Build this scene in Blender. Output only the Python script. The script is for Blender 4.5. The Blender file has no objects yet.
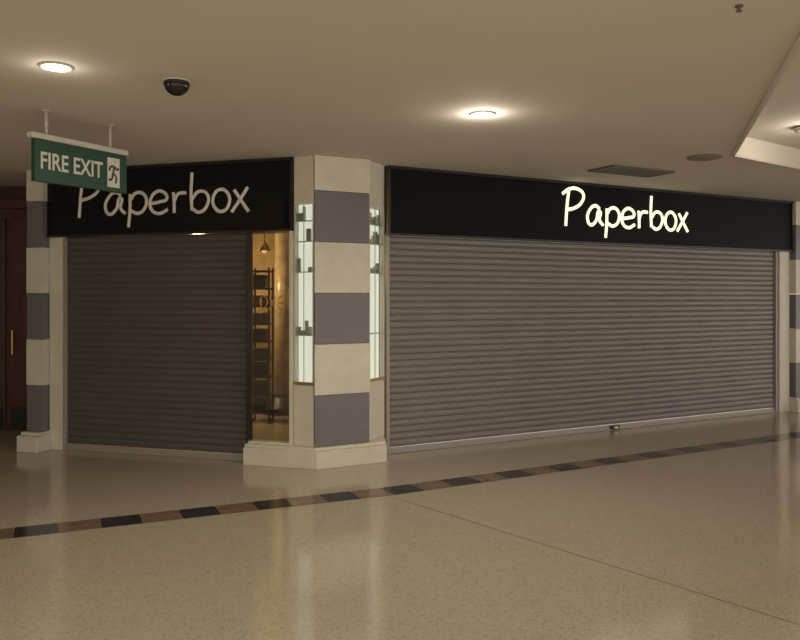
import bpy, bmesh, math, random
from mathutils import Vector, Matrix
random.seed(3)
sc = bpy.context.scene
sc.view_settings.view_transform = 'Standard'
sc.view_settings.look = 'None'
CZ = 3.04   # ceiling height
FZ = 2.31   # fascia underside

# ------------------------------------------------------------------ materials
def mat(name, col, rough=0.5, metal=0.0, emis=None, estr=0.0, noise=0.0, nscale=8.0, bump=0.0, spec=0.5, coat=0.0):
    m = bpy.data.materials.new(name); m.use_nodes = True
    nt = m.node_tree; b = nt.nodes['Principled BSDF']
    b.inputs['Roughness'].default_value = rough
    b.inputs['Metallic'].default_value = metal
    b.inputs['Specular IOR Level'].default_value = spec
    b.inputs['Coat Weight'].default_value = coat
    b.inputs['Base Color'].default_value = (*col, 1)
    if emis:
        b.inputs['Emission Color'].default_value = (*emis, 1)
        b.inputs['Emission Strength'].default_value = estr
    if noise > 0 or bump > 0:
        tc = nt.nodes.new('ShaderNodeTexCoord')
        n = nt.nodes.new('ShaderNodeTexNoise'); n.inputs['Scale'].default_value = nscale
        n.inputs['Detail'].default_value = 6
        nt.links.new(tc.outputs['Object'], n.inputs['Vector'])
        if noise > 0:
            r = nt.nodes.new('ShaderNodeValToRGB')
            r.color_ramp.elements[0].position = .3; r.color_ramp.elements[1].position = .7
            r.color_ramp.elements[0].color = (*[c*(1-noise) for c in col], 1)
            r.color_ramp.elements[1].color = (*[min(1, c*(1+noise)) for c in col], 1)
            nt.links.new(n.outputs['Fac'], r.inputs['Fac'])
            nt.links.new(r.outputs['Color'], b.inputs['Base Color'])
        if bump > 0:
            bp = nt.nodes.new('ShaderNodeBump'); bp.inputs['Strength'].default_value = bump
            bp.inputs['Distance'].default_value = .01
            nt.links.new(n.outputs['Fac'], bp.inputs['Height'])
            nt.links.new(bp.outputs['Normal'], b.inputs['Normal'])
    return m

M_ceil = mat('ceiling_plaster', (.72,.665,.59), .85, noise=.02, nscale=1.2)
M_cream = mat('cream_tile', (.72,.70,.58), .3, noise=.05, nscale=7)
M_grey = mat('grey_tile', (.18,.175,.18), .3, noise=.06, nscale=30)
M_fasciaL = mat('black_gloss_panel', (.006,.005,.007), .07, noise=.2, nscale=2, spec=.35)
M_fasciaR = mat('black_satin_panel', (.006,.005,.007), .5, noise=.2, nscale=2, spec=.12)
M_fasciaB = mat('black_edge_trim', (.02,.018,.018), .3)
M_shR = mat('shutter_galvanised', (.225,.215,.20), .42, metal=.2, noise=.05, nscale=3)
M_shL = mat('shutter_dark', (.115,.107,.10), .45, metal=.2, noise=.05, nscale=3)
M_rail = mat('shutter_bottom_rail', (.38,.36,.33), .4, metal=.2)
M_gold = mat('brass_trim', (.5,.33,.1), .3, metal=.8)
M_litletter = mat('lit_acrylic_letters', (.9,.9,.7), .4, emis=(1,.98,.68), estr=1.0)
M_dimletter = mat('unlit_acrylic_letters', (.92,.90,.80), .4)
M_green = mat('sign_green', (.004,.065,.035), .35)
M_white = mat('white_plastic', (.62,.60,.52), .4)
M_signwhite = mat('sign_white', (.75,.74,.66), .4)
M_black = mat('black_plastic', (.008,.008,.009), .15)
M_lens = mat('lamp_lens', (1,.9,.7), .3, emis=(1,.92,.70), estr=14)
M_warm = mat('warm_bulb', (1,.7,.3), .3, emis=(1,.62,.22), estr=.9)
M_chrome = mat('lamp_trim', (.6,.55,.45), .3, metal=.6)
M_grill = mat('vent_metal', (.14,.12,.10), .5)
M_vdark = mat('vent_dark', (.03,.025,.02), .7)
M_wall = mat('painted_wall', (.40,.34,.25), .7, noise=.04)
M_intw = mat('shop_interior_wall', (.34,.23,.10), .6, noise=.45, nscale=2.5)
M_marble = mat('marble_column', (.5,.40,.25), .3, noise=.3, nscale=6)
M_kick = mat('kick_plate', (.01,.009,.008), .4)
M_dtile = mat('dark_floor_tile', (.030,.030,.036), .14, noise=.25, nscale=9)
M_ttile = mat('tan_floor_tile', (.21,.14,.09), .14, noise=.2, nscale=9)
M_joint = mat('floor_joint', (.19,.155,.11), .4)
M_reflglow = mat('reflection_glow_panel', (.8,.85,.8), .4, emis=(.92,.97,.90), estr=.78)  # glow stands in for the bright shop reflected in the pillar's glass strips
M_reflbits = [mat('reflected_teal', (.30,.45,.42), .5), mat('reflected_white', (.75,.75,.7), .5), mat('reflected_cream', (.6,.5,.38), .5), mat('reflected_grey', (.4,.42,.42), .5)]  # colours of small boxes standing in for detail in that reflection

def wood():
    m = mat('dark_wood', (.08,.03,.012), .35)
    nt = m.node_tree; b = nt.nodes['Principled BSDF']
    tc = nt.nodes.new('ShaderNodeTexCoord'); mp = nt.nodes.new('ShaderNodeMapping')
    mp.inputs['Scale'].default_value = (9,9,.8)
    w = nt.nodes.new('ShaderNodeTexNoise'); w.inputs['Scale'].default_value = 3; w.inputs['Detail'].default_value = 8
    r = nt.nodes.new('ShaderNodeValToRGB')
    r.color_ramp.elements[0].color = (.04,.016,.009,1); r.color_ramp.elements[1].color = (.11,.05,.028,1)
    nt.links.new(tc.outputs['Object'], mp.inputs['Vector']); nt.links.new(mp.outputs[0], w.inputs['Vector'])
    nt.links.new(w.outputs['Fac'], r.inputs['Fac']); nt.links.new(r.outputs[0], b.inputs['Base Color'])
    return m
M_wood = wood()

def terrazzo():
    m = mat('terrazzo_floor', (.4,.33,.22), .17)
    nt = m.node_tree; b = nt.nodes['Principled BSDF']
    b.inputs['Specular IOR Level'].default_value = .65
    tc = nt.nodes.new('ShaderNodeTexCoord')
    v = nt.nodes.new('ShaderNodeTexVoronoi'); v.inputs['Scale'].default_value = 90
    n = nt.nodes.new('ShaderNodeTexNoise'); n.inputs['Scale'].default_value = .6; n.inputs['Detail'].default_value = 4
    r = nt.nodes.new('ShaderNodeValToRGB')
    e = r.color_ramp.elements
    e[0].position = 0; e[0].color = (.47,.41,.30,1); e[1].position = 1; e[1].color = (.54,.48,.375,1)
    x = e.new(.1); x.color = (.40,.34,.24,1)
    x = e.new(.16); x.color = (.49,.43,.32,1)
    mx = nt.nodes.new('ShaderNodeMix'); mx.data_type = 'RGBA'; mx.blend_type = 'MULTIPLY'; mx.inputs[0].default_value = .12
    nt.links.new(tc.outputs['Object'], v.inputs['Vector']); nt.links.new(tc.outputs['Object'], n.inputs['Vector'])
    sep = nt.nodes.new('ShaderNodeSeparateColor')
    nt.links.new(v.outputs['Color'], sep.inputs[0]); nt.links.new(sep.outputs[0], r.inputs['Fac'])
    nt.links.new(r.outputs[0], mx.inputs[6]); nt.links.new(n.outputs['Fac'], mx.inputs[7])
    nt.links.new(mx.outputs[2], b.inputs['Base Color'])
    rr = nt.nodes.new('ShaderNodeMapRange'); rr.inputs[3].default_value = .09; rr.inputs[4].default_value = .14
    nt.links.new(n.outputs['Fac'], rr.inputs[0]); nt.links.new(rr.outputs[0], b.inputs['Roughness'])
    return m
M_floor = terrazzo()

def glass():
    m = bpy.data.materials.new('shop_glass'); m.use_nodes = True
    nt = m.node_tree; nt.nodes.clear()
    o = nt.nodes.new('ShaderNodeOutputMaterial'); t = nt.nodes.new('ShaderNodeBsdfTransparent')
    g = nt.nodes.new('ShaderNodeBsdfGlossy'); g.inputs['Roughness'].default_value = .02
    t.inputs[0].default_value = (.88,.88,.84,1)
    mx = nt.nodes.new('ShaderNodeMixShader'); mx.inputs[0].default_value = .06
    nt.links.new(t.outputs[0], mx.inputs[1]); nt.links.new(g.outputs[0], mx.inputs[2]); nt.links.new(mx.outputs[0], o.inputs[0])
    return m
M_glass = glass()

# ------------------------------------------------------------------ builder
class Frame:
    def __init__(s, o, u):
        s.o = Vector((o[0], o[1])); s.u = Vector(u).normalized(); s.n = Vector((s.u.y, -s.u.x))
    def p(s, a, n=0): return s.o + s.u*a + s.n*n
    def p3(s, a, n, z): q = s.p(a, n); return Vector((q.x, q.y, z))
    def mtx(s, a, n, z):
        q = s.p(a, n)
        return Matrix(((s.u.x, 0, s.n.x, q.x), (s.u.y, 0, s.n.y, q.y), (0, 1, 0, z), (0, 0, 0, 1)))
FR = Frame((-.158, 8.2), (.8815, .4734))
FL = Frame((-3.9, 8.549), (.9605, -.2785))

class B:
    def __init__(s, name): s.name = name; s.bm = bmesh.new(); s.mats = []
    def mi(s, m):
        if m not in s.mats: s.mats.append(m)
        return s.mats.index(m)
    def prism(s, poly, z0, z1, m, bevel=0):
        k = s.mi(m)
        lo = [s.bm.verts.new((p[0], p[1], z0)) for p in poly]; hi = [s.bm.verts.new((p[0], p[1], z1)) for p in poly]
        fs = [s.bm.faces.new(lo[::-1]), s.bm.faces.new(hi)]
        n = len(poly)
        for i in range(n): fs.append(s.bm.faces.new((lo[i], lo[(i+1) % n], hi[(i+1) % n], hi[i])))
        for f in fs: f.material_index = k
        if bevel > 0:
            es = list({e for f in fs for e in f.edges})
            r = bmesh.ops.bevel(s.bm, geom=es, offset=bevel, segments=2, affect='EDGES', profile=.5)
            for f in r['faces']: f.material_index = k
    def fbox(s, F, a0, a1, n0, n1, z0, z1, m, bevel=0):
        s.prism([F.p(a0, n0), F.p(a1, n0), F.p(a1, n1), F.p(a0, n1)], z0, z1, m, bevel)
    def cyl(s, c, r1, r2, z0, z1, m, seg=32):
        r = bmesh.ops.create_cone(s.bm, cap_ends=True, segments=seg, radius1=r1, radius2=r2, depth=z1-z0,
              matrix=Matrix.Translation((c[0], c[1], (z0+z1)/2)))
        k = s.mi(m)
        for f in {f for v in r['verts'] for f in v.link_faces}:
            f.material_index = k
            if len(f.verts) == 4: f.smooth = True
    def lathe(s, c, prof, m, seg=32):
        k = s.mi(m); rings = []
        for r, z in prof:
            r = max(r, .001)
            rings.append([s.bm.verts.new((c[0]+r*math.cos(2*math.pi*i/seg), c[1]+r*math.sin(2*math.pi*i/seg), z)) for i in range(seg)])
        for a, b in zip(rings, rings[1:]):
            for i in range(seg):
                f = s.bm.faces.new((a[i], a[(i+1) % seg], b[(i+1) % seg], b[i])); f.material_index = k; f.smooth = True
        for rg in (rings[0], rings[-1]):
            f = s.bm.faces.new(rg); f.material_index = k
    def rod(s, a, b, r, m, seg=8):
        a = Vector(a); b = Vector(b); d = b-a
        q = Vector((0, 0, 1)).rotation_difference(d.normalized()).to_matrix().to_4x4()
        rr = bmesh.ops.create_cone(s.bm, cap_ends=True, segments=seg, radius1=r, radius2=r, depth=d.length,
              matrix=Matrix.Translation((a+b)/2) @ q)
        k = s.mi(m)
        for f in {f for v in rr['verts'] for f in v.link_faces}: f.material_index = k
    def done(s, recalc=True):
        if recalc: bmesh.ops.recalc_face_normals(s.bm, faces=s.bm.faces)
        xs = [v.co for v in s.bm.verts]
        mn = Vector([min(c[i] for c in xs) for i in range(3)]); mx = Vector([max(c[i] for c in xs) for i in range(3)])
        o = (mn+mx)/2; o.z = mn.z
        bmesh.ops.translate(s.bm, verts=s.bm.verts, vec=-o)
        me = bpy.data.meshes.new(s.name); s.bm.to_mesh(me); s.bm.free()
        for m in s.mats: me.materials.append(m)
        ob = bpy.data.objects.new(s.name, me); ob.location = o
        sc.collection.objects.link(ob); return ob

# ------------------------------------------------------------------ shell
b = B('floor'); b.prism([(-14,-7),(14,-7),(14,17),(-14,17)], -.1, 0, M_floor); b.done()

bm = bmesh.new()
outer = [(-14,-4),(14,-4),(14,17),(-14,17)]
cof = [(1.45,2.0),(3.25,7.57),(4.3,8.36),(6.5,9.0),(9,9.0),(9,2.0)]
def loop(pts, z):
    vs = [bm.verts.new((x, y, z)) for x, y in pts]
    return vs, [bm.edges.new((vs[i], vs[(i+1) % len(vs)])) for i in range(len(vs))]
vo, eo = loop(outer, CZ); vi, ei = loop(cof, CZ)
bmesh.ops.triangle_fill(bm, edges=eo+ei, use_beauty=True)
vu = [bm.verts.new((x, y, CZ+.2)) for x, y in cof]
for i in range(len(cof)):
    j = (i+1) % len(cof); bm.faces.new((vi[i], vi[j], vu[j], vu[i]))
bm.faces.new(vu)
me = bpy.data.meshes.new('ceiling'); bm.to_mesh(me); bm.free(); me.materials.append(M_ceil)
ob = bpy.data.objects.new('ceiling', me); sc.collection.objects.link(ob)

b = B('trim_coffer')
for i in range(0, 3):
    p, q = Vector(cof[i]), Vector(cof[i+1]); F = Frame(p, q-p)
    b.fbox(F, 0, (q-p).length, -.035, .0, CZ-.015, CZ-.001, M_white)
b.done()

b = B('wall_left'); b.prism([(-7.2,-4),(-7,-4),(-7,9.7),(-7.2,9.7)], 0, CZ, M_wall); b.done()
b = B('wall_back_left'); b.prism([(-7,9.72),(-3.95,9.72),(-3.95,9.9),(-7,9.9)], 0, CZ, M_wood)
b.prism([(-4.06,8.75),(-3.95,8.75),(-3.95,9.72),(-4.06,9.72)], 0, CZ, M_wall)
b.done()
b = B('wall_right'); b.fbox(FR, 7.15, 13, -.2, 0, 0, CZ, M_wall); b.done()
b = B('baseboard_right'); b.fbox(FR, 7.25, 13, 0, .03, 0, .2, M_cream); b.done()
b = B('wall_shop_interior')
b.prism([(-3.69,12),(-.2,12),(-.2,12.15),(-3.69,12.15)], 0, CZ, M_intw)
b.prism([(-.35,8.4),(-.2,8.4),(-.2,12),(-.35,12)], 0, CZ, M_intw)
b.prism([(-3.69,9.0),(-3.55,9.0),(-3.55,12),(-3.69,12)], 0, CZ, M_intw)
b.done()

b = B('door_1')
D = Frame((-6.3, 9.715), (1, 0))
b.fbox(D, 0, 2.2, 0, .05, 0, 2.75, M_wood)
for k in range(3):
    a = .1+k*.7
    b.fbox(D, a, a+.62, .05, .09, .02, 2.62, M_wood, .008)
    for (z0, z1) in ((.42, 1.0), (1.1, 1.75), (1.85, 2.5)):
        b.fbox(D, a+.1, a+.52, .09, .105, z0, z1, M_wood, .006)
        b.fbox(D, a+.14, a+.48, .105, .125, z0+.05, z1-.05, M_wood, .006)
    b.fbox(D, a+.01, a+.61, .09, .10, .03, .30, M_kick)
b.fbox(D, -.1, 2.2, 0, .12, 2.75, 2.87, M_wood, .01)
b.rod((-4.75,9.55,.95), (-4.75,9.55,1.25), .010, M_gold)
b.rod((-4.75,9.55,.97), (-4.75,9.63,.97), .008, M_gold)
b.rod((-4.75,9.55,1.23), (-4.75,9.63,1.23), .008, M_gold)
b.done()

# ------------------------------------------------------------------ floor border
def strip(name, P, Q, n, flip):
    P = Vector(P); Q = Vector(Q); F = Frame(P, Q-P); L = (Q-P).length
    b.fbox(F, 0, L, -.135, .135, .0002, .0015, M_joint)
    w = L/n
    for i in range(n):
        k = (i + flip) % 2
        b.fbox(F, i*w+.003, (i+1)*w-.003, -.13, .13, .0015, .003, M_dtile if k else M_ttile)
b = B('floor_tile_border')
K = Vector((-.11, 6.66)); A = K-Vector((1,.445)).normalized()*5.72; C2 = K+Vector((1,.552)).normalized()*10.2
strip('l', A, K, 20, 1); strip('r', K, C2, 34, 1)
b.done()
b = B('floor_expansion_joint')
p, q = Vector((-.02,6.43)), Vector((3.2,2.55)); F = Frame(p, q-p); b.fbox(F, 0, (q-p).length, -.004, .004, .0002, .0012, M_joint); b.done()

# ------------------------------------------------------------------ banded columns
def bands(b, poly_cream, poly_grey, z0, top, first_grey=True, h=.498):
    z = z0; g = first_grey
    while z < top-.001:
        z1 = min(z+h, top)
        if top-z1 < .12: z1 = top
        b.prism(poly_grey if g else poly_cream, z+.002, z1-.002, M_grey if g else M_cream, .003)
        z = z1; g = not g
uR, nR = FR.u, FR.n
c0 = Vector((-.80, 7.49))
p0 = c0-nR*.055
def pil(e):
    a = p0 - uR*e + nR*e; d = p0 + uR*(.60+e) + nR*e
    return [a, d, d-nR*.17-uR*.02, a-nR*.22+uR*.16]
b = B('banded_pillar')
bands(b, pil(0), pil(-.006), .205, CZ-.001)
pa = FL.p(2.487, .15)
plinth = [pa, c0, Vector((-.132,7.849)), Vector((-.15,8.17)), Vector((-.36,8.13)), Vector((-.98,7.80)), FL.p(2.49, -.03)]
b.prism(plinth, .0, .172, M_cream, .006)
in_ = [FL.p(2.49,.12), c0-nR*.03+Vector((-.005,0)), Vector((-.145,7.88)), Vector((-.165,8.16)), Vector((-.36,8.12)), Vector((-.98,7.79)), FL.p(2.495,-.02)]
b.prism(in_, .172, .203, M_cream, .004)
b.done()

def side_strip(name, P, Q, zs):  # glass strip; its shop reflection is built as a glowing panel and boxes
    P = Vector(P); Q = Vector(Q); F = Frame(P, Q-P); L = (Q-P).length
    b = B(name)
    z0, z1 = zs
    b.fbox(F, 0, L, -.05, 0, .205, z0, M_cream, .003)
    b.fbox(F, 0, L, -.05, 0, z1, CZ-.001, M_cream, .003)
    b.fbox(F, 0, .014, -.05, .0, z0, z1, M_white)
    b.fbox(F, L-.014, L, -.05, .0, z0, z1, M_white)
    b.fbox(F, .014, L-.014, -.07, -.06, z0, z1, M_reflglow)
    b.fbox(F, 0, L, -.005, .008, z0, z0+.03, M_gold)
    for z in (1.28, 1.9, 2.2, 2.4):
        b.fbox(F, .014, L-.014, -.06, -.02, z, z+.010, M_white)
        a = .022
        while a < L-.05:
            w = random.uniform(.02,.05)
            if random.random() < .55:
                b.fbox(F, a, min(a+w, L-.02), -.055, -.03, z+.010, z+.010+random.uniform(.04,.14), random.choice(M_reflbits))
            a += w+.01
    b.fbox(F, L*.45, L*.45+.005, -.02, -.012, z0+.03, z1, M_white)
    b.fbox(F, .014, L-.014, -.012, -.008, z0+.03, z1, M_glass)
    return b.done()
side_strip('reflecting_glass_strip', FL.p(2.99, .05), p0+Vector((-.012,.03)), (.8, 2.57))
side_strip('reflecting_glass_strip', Vector((-.31,7.885)), Vector((-.163,8.185)), (.8, 2.57))

b = B('banded_pillar')
poly = lambda e: [FL.p(-.13-e, .12+e), FL.p(.08+e, .12+e), FL.p(.08+e, -.1), FL.p(-.13-e, -.1)]
bands(b, poly(0), poly(-.004), .205, CZ-.001)
b.fbox(FL, -.15, .11, -.1, .24, 0, .172, M_cream, .006); b.fbox(FL, -.14, .095, -.1, .19, .172, .203, M_cream, .004)
b.fbox(FL, .085, .25, -.12, .02, .0, FZ-.002, M_cream, .004)
b.done()
b = B('banded_pillar')
poly = lambda e: [FR.p(6.60-e, .10+e), FR.p(7.12+e, .10+e), FR.p(7.12+e, -.1), FR.p(6.60-e, -.1)]
bands(b, poly(0), poly(-.006), .205, CZ-.001)
b.fbox(FR, 6.56, 7.14, -.1, .16, 0, .172, M_cream, .006); b.fbox(FR, 6.58, 7.13, -.1, .13, .172, .203, M_cream, .004)
b.fbox(FR, 6.335, 6.555, -.12, .03, 0, FZ-.002, M_cream, .004)
b.done()

# ------------------------------------------------------------------ fascias
def fascia(name, F, a0, a1, mm):
    b = B(name)
    b.fbox(F, a0, a1, -.18, .045, FZ+.02, CZ-.002, mm, .004)
    b.fbox(F, a0, a1, -.18, .06, FZ, FZ+.022, M_fasciaB, .003)
    b.fbox(F, a0, a1, .03, .062, CZ-.03, CZ-.003, M_fasciaB, .003)
    b.fbox(F, a0-.001, a0+.022, .0, .062, FZ, CZ-.003, M_fasciaB)
    b.fbox(F, a1-.022, a1+.001, .0, .062, FZ, CZ-.003, M_fasciaB)
    b.done()
fascia('shop_fascia', FL, -.01, 2.975, M_fasciaL)
fascia('shop_fascia', FR, .015, 6.72, M_fasciaR)

STROKES = [
 ([(.10,.40),(.075,.25),(.06,.10),(.05,-.03)], 0),
 ([(.0,.35),(.10,.41),(.24,.42),(.335,.355),(.30,.26),(.19,.19),(.08,.165)], 0),
 ([(.60,.20),(.53,.235),(.43,.17),(.40,.07),(.45,.0),(.54,.05),(.60,.17),(.60,.06),(.66,.0)], 0),
 ([(.72,.21),(.72,.05),(.70,-.15)], 0),
 ([(.72,.14),(.80,.22),(.91,.19),(.92,.07),(.83,.0),(.73,.03)], 0),
 ([(.99,.10),(1.10,.115),(1.19,.15),(1.14,.22),(1.05,.22),(.98,.13),(1.0,.03),(1.09,-.01),(1.20,.03)], 0),
 ([(1.27,.21),(1.28,.10),(1.28,-.01)], 0),
 ([(1.28,.11),(1.33,.19),(1.43,.20)], 0),
 ([(1.50,.41),(1.49,.2),(1.50,.01)], 0),
 ([(1.50,.13),(1.59,.21),(1.69,.17),(1.68,.05),(1.59,-.01),(1.50,.03)], 0),
 ([(1.84,.22),(1.76,.14),(1.78,.03),(1.87,-.01),(1.95,.07),(1.93,.18)], 1),
 ([(2.01,.21),(2.09,.10),(2.18,-.02)], 0),
 ([(2.17,.23),(2.08,.11),(1.98,-.02)], 0),
]
def strokes_mesh(name, strokes, r, m, mtx, sx=1, sy=1, flat=.5):
    cu = bpy.data.curves.new(name+'_c', 'CURVE'); cu.dimensions = '3D'; cu.bevel_depth = r; cu.bevel_resolution = 3; cu.use_fill_caps = True
    cu.resolution_u = 8
    for pts, cyc in strokes:
        sp = cu.splines.new('BEZIER'); sp.bezier_points.add(len(pts)-1); sp.use_cyclic_u = bool(cyc)
        for bp, (x, y) in zip(sp.bezier_points, pts):
            bp.co = (x*sx, y*sy, 0); bp.handle_left_type = bp.handle_right_type = 'AUTO'
    t = bpy.data.objects.new(name+'_t', cu); sc.collection.objects.link(t)
    bpy.context.view_layer.update()
    me = bpy.data.meshes.new_from_object(t.evaluated_get(bpy.context.evaluated_depsgraph_get()))
    bpy.data.objects.remove(t); bpy.data.curves.remove(cu)
    me.materials.clear(); me.materials.append(m)
    me.transform(Matrix.Diagonal((1, 1, flat, 1)))
    ob = bpy.data.objects.new(name, me); ob.matrix_world = mtx; sc.collection.objects.link(ob)
    return ob
strokes_mesh('shop_sign_lettering', STROKES, .021, M_litletter, FR.mtx(2.34, .055, 2.535), .965, 1)
strokes_mesh('shop_sign_lettering', STROKES, .0185, M_dimletter, FL.mtx(.45, .055, 2.535), .94, .97)

# ------------------------------------------------------------------ shutters
def shutter(name, F, a0, a1, m, pitch, depth):
    b = B(name); bm = b.bm; k = b.mi(m)
    z = .07; rows = []
    while z < FZ-.03:
        for t, d in ((0, 0), (.06, .35), (.2, .8), (.45, 1), (.7, .9), (.88, .5), (.97, .1)):
            rows.append((min(z+t*pitch, FZ-.003), d*depth))
        z += pitch
    rows.append((FZ-.001, 0))
    prev = None
    for zz, d in rows:
        q0 = F.p(a0, -.03+d); q1 = F.p(a1, -.03+d)
        cur = (bm.verts.new((q0.x, q0.y, zz)), bm.verts.new((q1.x, q1.y, zz)))
        if prev:
            f = bm.faces.new((prev[0], prev[1], cur[1], cur[0])); f.material_index = k
        prev = cur
    b.fbox(F, a0, a1, -.045, -.01, .002, .065, M_rail, .004)
    b.fbox(F, a0, a1, -.05, .005, .002, .018, M_rail, .003)
    b.fbox(F, a0-.02, a0+.015, -.06, .01, .0, FZ-.002, M_rail, .004)
    b.fbox(F, a1-.015, a1+.02, -.06, .01, .0, FZ-.002, M_rail, .004)
    if a1 > 4:
        mid = (a0+a1)/2 + .05
        b.fbox(F, mid-.07, mid+.07, -.02, .02, .01, .06, M_fasciaB, .006)
        b.fbox(F, mid-.03, mid+.03, .02, .032, .02, .05, M_chrome, .004)
    return b.done(False)
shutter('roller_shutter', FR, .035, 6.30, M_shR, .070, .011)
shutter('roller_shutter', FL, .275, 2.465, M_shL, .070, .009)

# ------------------------------------------------------------------ corner shop window
b = B('window_1')
b.fbox(FL, 2.488, 2.505, -.03, .09, .205, FZ-.002, M_fasciaB, .002)
b.fbox(FL, 2.955, 2.985, -.03, .09, .205, FZ-.002, M_cream, .002)
b.fbox(FL, 2.505, 2.955, -.02, .08, .205, .225, M_cream, .002)
b.fbox(FL, 2.505, 2.955, .045, .053, .225, FZ-.002, M_glass)
b.done()
strokes_mesh('mirrored_lettering', [  # mirrored reflection of the shop sign, drawn as strokes on the glass
 ([(0,.1),(.03,.13),(.07,.1),(.06,.03),(.02,.0),(0,.04)],1), ([(.01,.1),(.0,-.05)],0),
 ([(.10,.12),(.16,0)],0), ([(.165,.12),(.10,0)],0),
 ([(.20,.06),(.26,.07),(.25,.12),(.21,.12),(.19,.06),(.22,.0),(.26,.02)],0),
 ([(.30,.2),(.295,.1),(.30,0)],0)], .006, M_gold, FL.mtx(2.63, .056, 1.54), 1, 1, .3)

b = B('marble_column')
cx = (-1.66, 11.2)
b.cyl(cx, .135, .135, .26, CZ-.15, M_marble)
b.lathe(cx, [(.0,.0),(.34,.0),(.34,.10),(.26,.12),(.24,.22),(.15,.26),(.0,.26)], M_kick)
b.lathe(cx, [(.135,CZ-.15),(.2,CZ-.08),(.22,CZ-.002),(.01,CZ-.002)], M_gold)
b.done()
b = B('wire_display_rack')
rx0, rx1, ry = -1.97, -1.73, 10.3
for x in (rx0, rx1):
    for y in (ry, ry+.3):
        b.rod((x,y,.0), (x,y,2.05), .015, M_kick)
for i in range(9):
    z = .12+i*.235
    for x in (rx0, rx1): b.rod((x,ry,z), (x,ry+.3,z), .011, M_kick)
    for y in (ry, ry+.15, ry+.3): b.rod((rx0,y,z), (rx1,y,z), .011, M_kick)
    if i < 8:
        w = random.uniform(.16,.2)
        b.prism([(rx0+.02,ry+.05),(rx0+.02+w,ry+.05),(rx0+.02+w,ry+.25),(rx0+.02,ry+.25)], z+.012, z+random.uniform(.13,.2), random.choice([M_kick,M_wood,M_kick]))
for x in (rx0, rx1):
    b.rod((x,ry-.05,.015),(x,ry+.35,.015),.015,M_kick)
b.done()
def pendant(x, y):
    b = B('interior_pendant_lamp')
    b.lathe((x,y), [(.01,2.36),(.03,2.34),(.08,2.25),(.076,2.245),(.027,2.32),(.01,2.33)], M_gold)
    b.rod((x,y,2.34),(x,y,CZ-.002),.006,M_black)
    b.lathe((x,y), [(.005,2.3),(.025,2.27),(.03,2.24),(.018,2.215),(.004,2.21)], M_warm)
    b.done()
pendant(-1.72, 9.9); pendant(-2.75, 10.6)  # second pendant is unseen, added to carry the interior fill light

# ------------------------------------------------------------------ ceiling fittings
def downlight(x, y):
    b = B('ceiling_downlight')
    b.lathe((x,y), [(.075,CZ-.001),(.098,CZ-.001),(.098,CZ-.008),(.088,CZ-.013),(.078,CZ-.010),(.075,CZ-.001)], M_white)
    b.cyl((x,y), .078, .078, CZ-.010, CZ-.002, M_lens)
    b.done()
DL = [(-2.05,4.65),(.62,5.86),(-2.5,.8),(.8,1.2),(3.9,.6),(-1,-2.2),(2.4,-2.2),(-5,-1.5),(-5.2,2.6)]  # first two are in view; the rest are unseen, added as fill
LC = (1,.89,.74)
def lamp(kind, name, loc, e, col=LC, size=.06, ang=150, bl=.9, spec=1):
    l = bpy.data.lights.new(name, kind); l.energy = e; l.color = col; l.shadow_soft_size = size; l.specular_factor = spec
    if kind == 'SPOT': l.spot_size = math.radians(ang); l.spot_blend = bl
    o = bpy.data.objects.new(name, l); o.location = loc; sc.collection.objects.link(o)
for i, (x, y) in enumerate(DL):
    downlight(x, y)
    lamp('SPOT', 'downlight_beam', (x, y, CZ-.03), 90 if i == 1 else (35 if i == 0 else 145), spec=.1 if i < 2 else .5)
for (x, y, e) in ((.62,5.86,4.5),(-2.05,4.65,1.2)):
    lamp('POINT', 'downlight_spill', (x, y, CZ-.11), e, size=.05, spec=0)
b = B('coffer_light'); b.cyl((3.77,7.22), .08, .08, CZ+.17, CZ+.199, M_lens); b.lathe((3.77,7.22), [(.08,CZ+.199),(.11,CZ+.199),(.11,CZ+.16),(.08,CZ+.16)], M_chrome); b.done()
lamp('POINT', 'coffer_beam', (3.85,7.12,CZ+.04), 10, size=.10, spec=.1)
lamp('POINT', 'interior_fill_light', (-2.75,10.6,2.12), 75, col=(1,.72,.38), size=.06, spec=0)  # unseen, added behind the left shutter to brighten the shop interior

b = B('dome_security_camera')
c = (-1.42, 4.96)
b.lathe(c, [(.01,CZ-.0005),(.084,CZ-.0005),(.086,CZ-.007),(.080,CZ-.011),(.01,CZ-.011)], M_white)
b.lathe(c, [(.080,CZ-.011),(.081,CZ-.030)]+[(.078*math.cos(t*math.pi/20), CZ-.030-.066*math.sin(t*math.pi/20)) for t in range(0,10)]+[(.004,CZ-.096)], M_black)
b.done()
b = B('fire_sprinkler'); c = (1.60,3.68)
b.lathe(c, [(.01,CZ-.0005),(.02,CZ-.0005),(.018,CZ-.008),(.008,CZ-.01),(.006,CZ-.022),(.015,CZ-.025),(.014,CZ-.029),(.004,CZ-.029)], M_grill, 16); b.done()
b = B('ceiling_air_vent')
V = Frame(Vector((2.53,8.52))-uR*.45, uR)
b.fbox(V, 0, .9, -.2, -.165, CZ-.02, CZ-.001, M_grill); b.fbox(V, 0, .9, .165, .2, CZ-.02, CZ-.001, M_grill)
b.fbox(V, 0, .035, -.165, .165, CZ-.02, CZ-.001, M_grill); b.fbox(V, .865, .9, -.165, .165, CZ-.02, CZ-.001, M_grill)
b.fbox(V, .035, .865, -.165, .165, CZ-.006, CZ-.001, M_vdark)
for i in range(6): b.fbox(V, .035, .865, -.14+i*.052, -.118+i*.052, CZ-.018, CZ-.005, M_grill)
b.done()
b = B('round_ceiling_diffuser'); c = (3.0,7.68)
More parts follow.
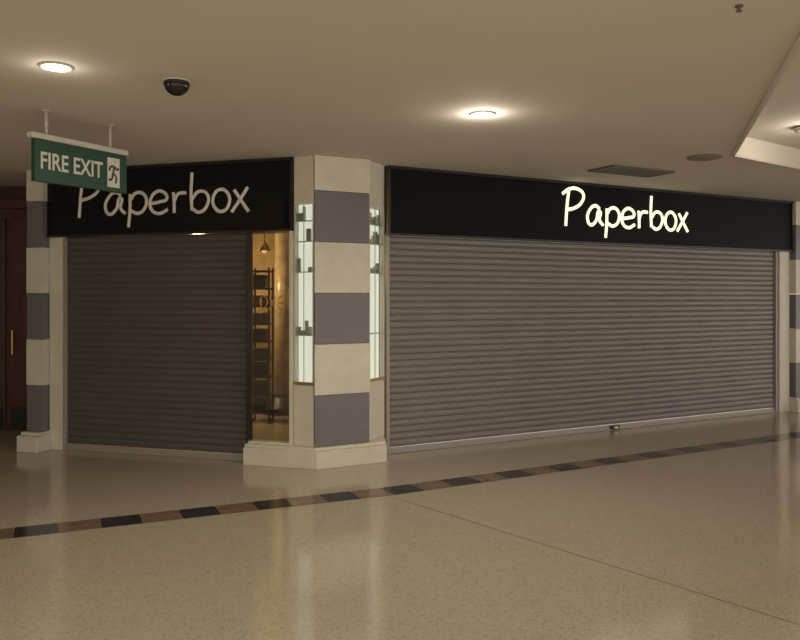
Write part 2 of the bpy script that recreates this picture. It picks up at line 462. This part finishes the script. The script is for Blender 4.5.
b.lathe(c, [(.01,CZ-.001),(.17,CZ-.001),(.165,CZ-.012),(.12,CZ-.016),(.11,CZ-.024),(.01,CZ-.028)], mat('diffuser_paint', (.25,.22,.18), .5)); b.done()

# ------------------------------------------------------------------ fire exit sign
S = Frame((-2.66,5.65), (.42,.75)); SL = .84; ZS = 2.505
par = bpy.data.objects.new('fire_exit_sign', None); par.location = S.p3(SL/2, 0, ZS); sc.collection.objects.link(par)
b = B('sign_panel')
b.fbox(S, 0, SL, -.02, .02, ZS, ZS+.31, M_green, .004)
b.fbox(S, -.03, SL+.01, -.03, .03, ZS+.31, ZS+.352, M_white, .005)
for a in (.11, SL-.15):
    q = S.p(a, 0); b.cyl(q, .012, .012, ZS+.35, CZ-.012, M_white, 16); b.cyl(q, .035, .03, CZ-.014, CZ-.001, M_white, 20)
b.fbox(S, .645, .765, .02, .0225, ZS+.035, ZS+.27, M_signwhite)
panel = b.done()
ft = bpy.data.curves.new('t','FONT'); ft.body = 'FIRE EXIT'; ft.size = .2; ft.offset = .003; ft.extrude = .001
t = bpy.data.objects.new('t', ft); sc.collection.objects.link(t); bpy.context.view_layer.update()
me = bpy.data.meshes.new_from_object(t.evaluated_get(bpy.context.evaluated_depsgraph_get())); bpy.data.objects.remove(t)
me.materials.clear(); me.materials.append(M_signwhite)
xs = [v.co.x for v in me.vertices]; ys = [v.co.y for v in me.vertices]
kx = .55/(max(xs)-min(xs)); ky = .125/(max(ys)-min(ys))
for v in me.vertices: v.co.x = (v.co.x-min(xs))*kx; v.co.y = (v.co.y-min(ys))*ky
txt = bpy.data.objects.new('sign_text', me); txt.matrix_world = S.mtx(.05, .0215, ZS+.095); sc.collection.objects.link(txt)
man = strokes_mesh('running_man', [([(.072,.195),(.076,.199)],0),([(.066,.16),(.055,.10)],0),([(.068,.16),(.095,.135),(.11,.15)],0),([(.062,.16),(.03,.15),(.018,.12)],0),
   ([(.056,.10),(.085,.075),(.08,.025)],0),([(.052,.10),(.04,.055),(.012,.045)],0)], .0095, M_green, S.mtx(.645,.0225,ZS+.045), 1, 1, .2)
for o in (panel, txt, man):
    mw = o.matrix_world.copy() if o is not panel else Matrix.Translation(o.location)
    o.parent = par; o.matrix_parent_inverse = Matrix.Translation(par.location).inverted(); o.matrix_basis = mw

# ------------------------------------------------------------------ world & camera
w = bpy.data.worlds.new('w'); sc.world = w; w.use_nodes = True
bg = w.node_tree.nodes['Background']; bg.inputs[0].default_value = (1,.90,.79,1); bg.inputs[1].default_value = 1.7
cam = bpy.data.cameras.new('camera'); cam.sensor_width = 36; cam.lens = 35.1; cam.shift_y = -24/800
co = bpy.data.objects.new('camera', cam); co.location = (0,0,1.67); co.rotation_euler = (math.pi/2,0,0)
sc.collection.objects.link(co); sc.camera = co
